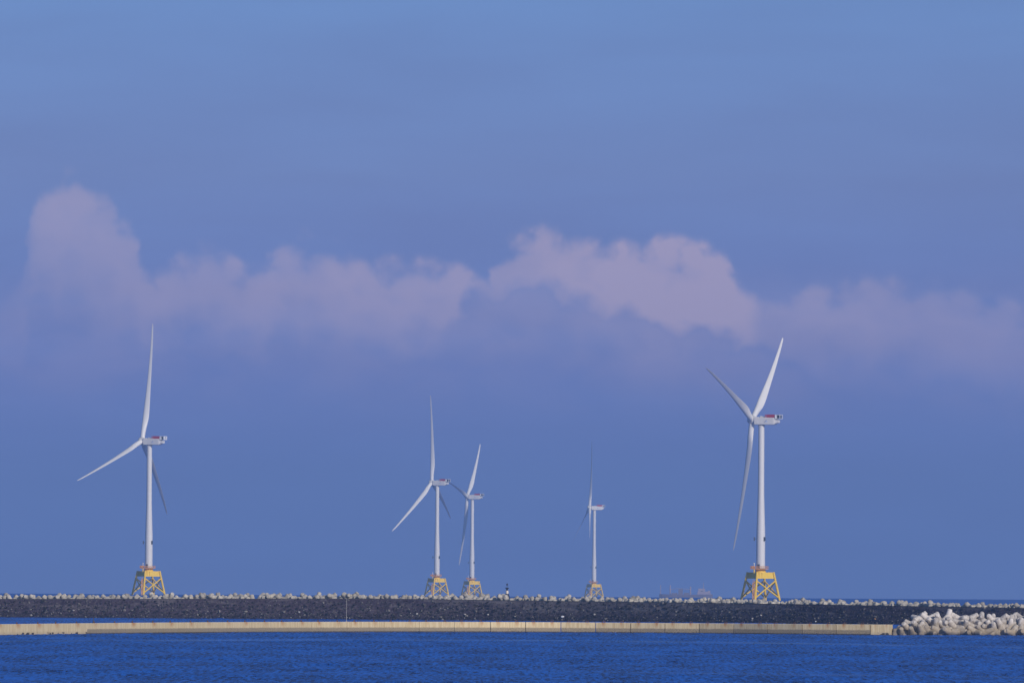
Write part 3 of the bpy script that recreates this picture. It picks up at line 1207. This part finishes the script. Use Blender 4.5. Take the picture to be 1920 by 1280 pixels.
    tube(bm, (-3.9, -.9, 39.4), (-2.4, -.5, 39.4), .16, None, 6)
    obj('bracket', bm, GREY, tw)
    bm = bmesh.new()
    box(bm, (-1.3, -2.62, 21.9), (1.5, .25, 2.6), Matrix.Rotation(-.46, 3, 'Z'))
    obj('door', bm, GREY, tw)
    # --- nacelle, local +X looks upwind, +Y is the side towards the shore
    nac = empty('nacelle', (0, 0, HUB_Z), root)
    bm = bmesh.new()

    def rect(x, w_, zb, zt, ch):
        w_ /= 2
        return [Vector((x, -w_ + ch, zb)), Vector((x, w_ - ch, zb)), Vector((x, w_, zb + ch)), Vector((x, w_, zt - ch)),
                Vector((x, w_ - ch, zt)), Vector((x, -w_ + ch, zt)), Vector((x, -w_, zt - ch)), Vector((x, -w_, zb + ch))]
    loft(bm, [rect(4.0, 5.9, -2.5, 2.35, .55), rect(3.7, 6.1, -2.65, 2.5, .5), rect(1.2, 6.1, -2.65, 2.45, .45), rect(1.0, 6.0, -2.6, 2.15, .4),
              rect(-8.6, 6.0, -2.6, 2.05, .4), rect(-9.7, 5.5, -2.1, 1.95, .5)])
    body = obj('housing', bm, WHITE, nac)
    bm = bmesh.new()
    loft(bm, [rect(-9.7, 4.6, -1.9, .95, .4), rect(-11.9, 3.9, -1.3, .8, .5)])
    obj('rear_cap', bm, WHITE, nac)
    bm = bmesh.new()
    loft(bm, [rect(.4, 3.6, 2.1, 3.0, .3), rect(-2.6, 3.6, 2.1, 2.85, .3)])
    obj('roof_hatch', bm, WHITE, nac)
    bm = bmesh.new()
    for y in (-2.6, 2.6):
        for z in (2.7, 3.1, 3.5, 3.9):
            tube(bm, (-3.2, y, z), (-10.2, y, z), .13, None, 5)
        for x in [-3.2 - i * 1.0 for i in range(8)]:
            tube(bm, (x, y, 2.0), (x, y, 4.0), .09, None, 5)
    box(bm, (-6.9, 2.62, 3.05), (4.6, .06, 1.5))
    box(bm, (-6.9, -2.62, 3.05), (4.6, .06, 1.5))
    box(bm, (-6.7, 0, 2.25), (7.0, 5.3, .18))
    obj('hoist_deck_railing', bm, RED, nac)
    bm = bmesh.new()
    for z in (1.35, 3.85):
        box(bm, (-11.7, 0, z), (3.4, 5.6, .28))
    for x in (-10.1, -13.3):
        box(bm, (x, 2.6, 2.6), (.30, .30, 2.3))
        box(bm, (x, -2.6, 2.6), (.30, .30, 2.3))
    box(bm, (-10.6, 0, 2.6), (1.0, 5.4, 2.2))
    obj('cooler', bm, COOL, nac)
    bm = bmesh.new()
    box(bm, (-12.2, 0, 2.6), (1.3, 4.6, 2.1))
    obj('cooler_core', bm, GREY, nac)
    bm = bmesh.new()
    box(bm, (-10.6, 1.2, 1.15), (1.6, .4, .9))
    obj('cooler_strut', bm, GREY, nac)
    # small mark on the side: a slanted stroke over a pale wedge
    bm = bmesh.new()
    vs = [bm.verts.new((x, 3.012, z)) for x, z in ((-2.6, -.95), (-4.3, .55), (-4.7, .55), (-3.2, -.95))]
    f = bm.faces.new(vs)
    ex = bmesh.ops.extrude_face_region(bm, geom=[f])
    for v in [g for g in ex['geom'] if isinstance(g, bmesh.types.BMVert)]:
        v.co.y += .03
    obj('emblem', bm, MARK, nac)
    bm = bmesh.new()
    vs = [bm.verts.new((x, 3.012, z)) for x, z in ((-3.35, -.95), (-4.75, .40), (-5.0, -.95))]
    f = bm.faces.new(vs)
    ex = bmesh.ops.extrude_face_region(bm, geom=[f])
    for v in [g for g in ex['geom'] if isinstance(g, bmesh.types.BMVert)]:
        v.co.y += .03
    obj('emblem', bm, MARK2, nac)
    bm = bmesh.new()
    lathe(bm, [(2.15, -.3), (2.0, .3)], 28)
    yk = obj('yaw_ring', bm, GREY, root, True)
    yk.location = (0, 0, 112.25)
    # --- hub and blades
    bm = bmesh.new()
    lathe(bm, [(2.35, -2.1), (2.55, -1.6), (2.55, 1.2), (2.2, 2.3), (1.4, 3.0), (.4, 3.3)], 28)
    bmesh.ops.rotate(bm, verts=bm.verts, cent=(0, 0, 0), matrix=Matrix.Rotation(math.pi / 2, 3, 'Y'))
    obj('hub', bm, WHITE, root, True)
    bme = None
    for k in range(3):
        if bme is None:
            b = obj('blade', blade_mesh(), BLADE, root, True)
            bme = b.data
        else:
            link('blade', bme, None, root)
    return root


def kids(o):
    return [c for c in bpy.data.objects if c.parent == o]


def copy_tree(o, parent=None):
    c = o.copy()
    COL.objects.link(c)
    c.parent = parent
    for ch in kids(o):
        copy_tree(ch, c)
    return c


TURBINES = [  # hub pixel, yaw (deg), clock angle of the first blade, blade pitch from feather, span factor, label
    (1410.5, 787.0, 19.5, 52.5, -25, 1.0, 'largest white turbine on a bright yellow jacket, rightmost, two blades raised in a V'),
    (266.5, 826.0, 26, 9, 4, 1.035, 'leftmost white turbine on a yellow jacket, one blade straight up, one out to the left'),
    (809.5, 904.0, 22, -5.5, 10, 1.035, 'middle turbine whose hub overlaps a blade of the turbine right behind it'),
    (876.0, 930.5, 16, 44, -10, 0.98, 'hazier turbine just right of the middle one, its left blade reaching behind that nacelle'),
    (1105.5, 951.0, -8, -1, 66, 0.98, 'smallest and haziest turbine, alone between the beacon and the faint ship'),
]


def place_turbines():
    proto = build_turbine()
    roots = [proto] + [copy_tree(proto) for _ in TURBINES[1:]]
    for root, (px, py, yaw, phi, pitch, span, label) in zip(roots, TURBINES):
        tag(root, label, 'wind turbine', 'white offshore wind turbines beyond the breakwater')
        psi = math.radians(yaw)
        ax = Vector((-math.cos(psi), math.sin(psi), 0))
        lo, hi = 5000.0, 40000.0
        for _ in range(60):       # distance at which a 115 m hub stands at that height in the photo
            D = (lo + hi) / 2
            h = at_dist(px, py, D)
            if h.z - sea_z(h.x, h.y) > HUB_Z + OVERHANG * math.sin(TILT):
                hi = D
            else:
                lo = D
        h = at_dist(px, py, D)
        base = h - ax * OVERHANG
        root.location = (base.x, base.y, sea_z(base.x, base.y))
        Rn = Matrix.Rotation(math.pi - psi, 4, 'Z')
        Rt = Rn @ Matrix.Rotation(-TILT, 4, 'Y')
        hubc = Matrix.Translation(Vector((0, 0, HUB_Z)) + ax * OVERHANG + Vector((0, 0, OVERHANG * math.sin(TILT))))
        k = 0
        for c in kids(root):
            nm = c.name.split('.')[0]
            if nm == 'nacelle':
                c.matrix_local = Matrix.Translation((0, 0, HUB_Z + .1)) @ Rn
            elif nm == 'hub':
                c.matrix_local = hubc @ Rt
            elif nm == 'blade':
                c.matrix_local = hubc @ Rt @ Matrix.Rotation(math.radians(phi + 120 * k), 4, 'X') @ Matrix.Rotation(CONE, 4, 'Y') @ Matrix.Rotation(math.radians(-pitch), 4, 'Z') @ Matrix.Diagonal((1, 1, span, 1))
                k += 1
        root['distance'] = D
        print('turbine', px, round(D), 'px/m', round(FPX / D, 3))
    # number on the cooler of the left turbine
    for c in kids(roots[1]):
        if c.name.startswith('nacelle'):
            bm = bmesh.new()
            box(bm, (-13.50, 0, 2.6), (.08, 5.3, 2.3))
            obj('number_plate', bm, COOL, c)
            o = link('number', text_mesh('05', 2.3), GREY, c)
            o.matrix_local = Matrix(((0, 0, -1, -13.57), (-1, 0, 0, 0), (0, 1, 0, 2.6), (0, 0, 0, 1)))


place_turbines()


# ------------------------------------------------------------------ beacon beyond the breakwater
def build_beacon():
    D = 7000.0
    p = at_dist(950.7, 1117, D)
    z0 = sea_z(p.x, D)
    s = FPX / D
    root = empty('beacon', (p.x, D, z0))
    tag(root, 'small sea beacon with white drum, black gallery and lantern above the crest tetrapods', 'beacon')

    def hz(py):
        return at_dist(950.7, py, D).z - z0
    white, *_ = material('beacon_white', (0.80, 0.68, 0.50), .5)
    black, *_ = material('beacon_black', (0.012, 0.012, 0.02), .6)
    bm = bmesh.new()
    lathe(bm, [(1.2, -2), (1.2, hz(1118)), (.75, hz(1112.3))], 16)
    obj('pile', bm, black, root, True)
    bm = bmesh.new()
    lathe(bm, [(.62, hz(1112.3)), (.62, hz(1107)), (.45, hz(1106.6))], 18)
    obj('drum', bm, white, root, True)
    bm = bmesh.new()
    lathe(bm, [(.36, hz(1106.6)), (.42, hz(1104)), (.85, hz(1101.8)), (.85, hz(1101.2)), (.25, hz(1101))], 16)
    obj('gallery', bm, black, root, True)
    bm = bmesh.new()
    lathe(bm, [(.10, hz(1101.1)), (.10, hz(1097.2)), (.36, hz(1097)), (.36, hz(1094)), (.10, hz(1093))], 12)
    obj('lantern', bm, black, root, True)


build_beacon()


# ------------------------------------------------------------------ far ship
def build_ship():
    D = 22500.0
    s = FPX / D
    c = at_dist(1286, 1119, D)
    z0 = sea_z(c.x, D)
    root = empty('cargo_ship', (c.x, D, z0))
    tag(root, 'faint pinkish cargo ship on the horizon with two deck masts and a stern superstructure', 'ship')
    hullm, *_ = material('hull_hazed', (0.15, 0.13, 0.19), .6)  # hull colour pulled toward the haze, extra fading painted in
    upper, *_ = material('ship_hazed', (0.31, 0.26, 0.32), .6)  # upperworks dulled the same way, haze mixed into their colour
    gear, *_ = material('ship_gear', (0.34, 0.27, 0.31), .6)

    def X(px):
        return (px - 1286) / s

    def Z(py, px=1286):
        return at_dist(px, py, D).z - z0
    bm = bmesh.new()
    st = [(1236, .3, 1113.2), (1242, 3.5, 1113.4), (1255, 6.5, 1114), (1300, 6.8, 1114), (1325, 6.6, 1113.5), (1336, 5.5, 1113.2)]
    rings = []
    for px, hw, py in st:
        zt = Z(py)
        rings.append([Vector((X(px), -hw * .75, -2)), Vector((X(px), -hw, zt)), Vector((X(px), hw, zt)), Vector((X(px), hw * .75, -2))])
    loft(bm, rings)
    obj('hull', bm, hullm, root)
    bm = bmesh.new()
    rings = []
    for z, x0, x1, hw in ((1113.5, 1307, 1334, 6.0), (1108, 1308, 1330, 6.0)):
        rings.append([Vector((X(x0), -hw, Z(z))), Vector((X(x1), -hw, Z(z))), Vector((X(x1), hw, Z(z))), Vector((X(x0), hw, Z(z)))])
    loft(bm, rings)
    sup = obj('superstructure', bm, upper, root)
    bm = bmesh.new()
    box(bm, (X(1315.5), 0, (Z(1108) + Z(1102.5)) / 2), (X(1322) - X(1309), 10, Z(1102.5) - Z(1108)))
    obj('bridge', bm, upper, sup)
    bm = bmesh.new()
    box(bm, (X(1316), -5.06, Z(1107.3)), (X(1318) - X(1314), .10, 1.2))
    obj('window', bm, GREY, sup)
    bm = bmesh.new()
    tube(bm, (X(1319), 0, Z(1102.6)), (X(1319), 0, Z(1091)), .55, .30, 8)
    obj('mast', bm, upper, sup)
    bm = bmesh.new()
    box(bm, (X(1329.5), 0, Z(1109)), (3.6, 4, Z(1106.3) - Z(1111)))
    obj('funnel', bm, gear, root)
    for px, yt, r in ((1238.5, 1096, .6), (1256.5, 1096.5, .95), (1294.5, 1099, 1.1)):
        bm = bmesh.new()
        tube(bm, (X(px), 0, Z(1114.5)), (X(px), 0, Z(yt)), r, r * .8, 8)
        obj('deck_mast', bm, gear, root)
    for x0, y0, x1, y1 in ((1256.5, 1104.5, 1275, 1102.5), (1294.5, 1104.8, 1276, 1102.5)):
        bm = bmesh.new()
        tube(bm, (X(x0), 0, Z(y0)), (X(x1), 0, Z(y1)), .40, .30, 6)
        obj('crane_boom', bm, gear, root)
    for x0, x1, y0 in ((1272, 1280, 1104), (1259, 1270, 1111), (1282, 1292, 1110.5)):
        bm = bmesh.new()
        box(bm, (X((x0 + x1) / 2), 0, (Z(y0) + Z(1114)) / 2), (X(x1) - X(x0), 8, Z(y0) - Z(1114)))
        obj('deck_cargo', bm, hullm, root)


build_ship()


# ------------------------------------------------------------------ haze
def build_haze():
    bm = bmesh.new()
    y0, y1, hx = -2700.0, 34800.0, 15000.0
    zb = sea_z(12500, 34500) - 1.5
    zt = 212.0
    box(bm, (0, (y0 + y1) / 2, (zb + zt) / 2), (2 * hx, y1 - y0, zt - zb))
    m = bpy.data.materials.new('sea_air')
    m.use_nodes = True
    t = m.node_tree
    t.nodes.clear()
    out = t.nodes.new('ShaderNodeOutputMaterial')
    pv = t.nodes.new('ShaderNodeVolumePrincipled')
    pv.inputs['Density'].default_value = 3.2e-5
    pv.inputs['Color'].default_value = (0.335, 0.55, 1.0, 1.0)
    pv.inputs['Anisotropy'].default_value = 0.0
    t.links.new(pv.outputs[0], out.inputs['Volume'])
    o = obj('haze', bm, m)
    tag(o, 'pale blue sea haze between the shore and the horizon', 'haze', kind='stuff')


build_haze()
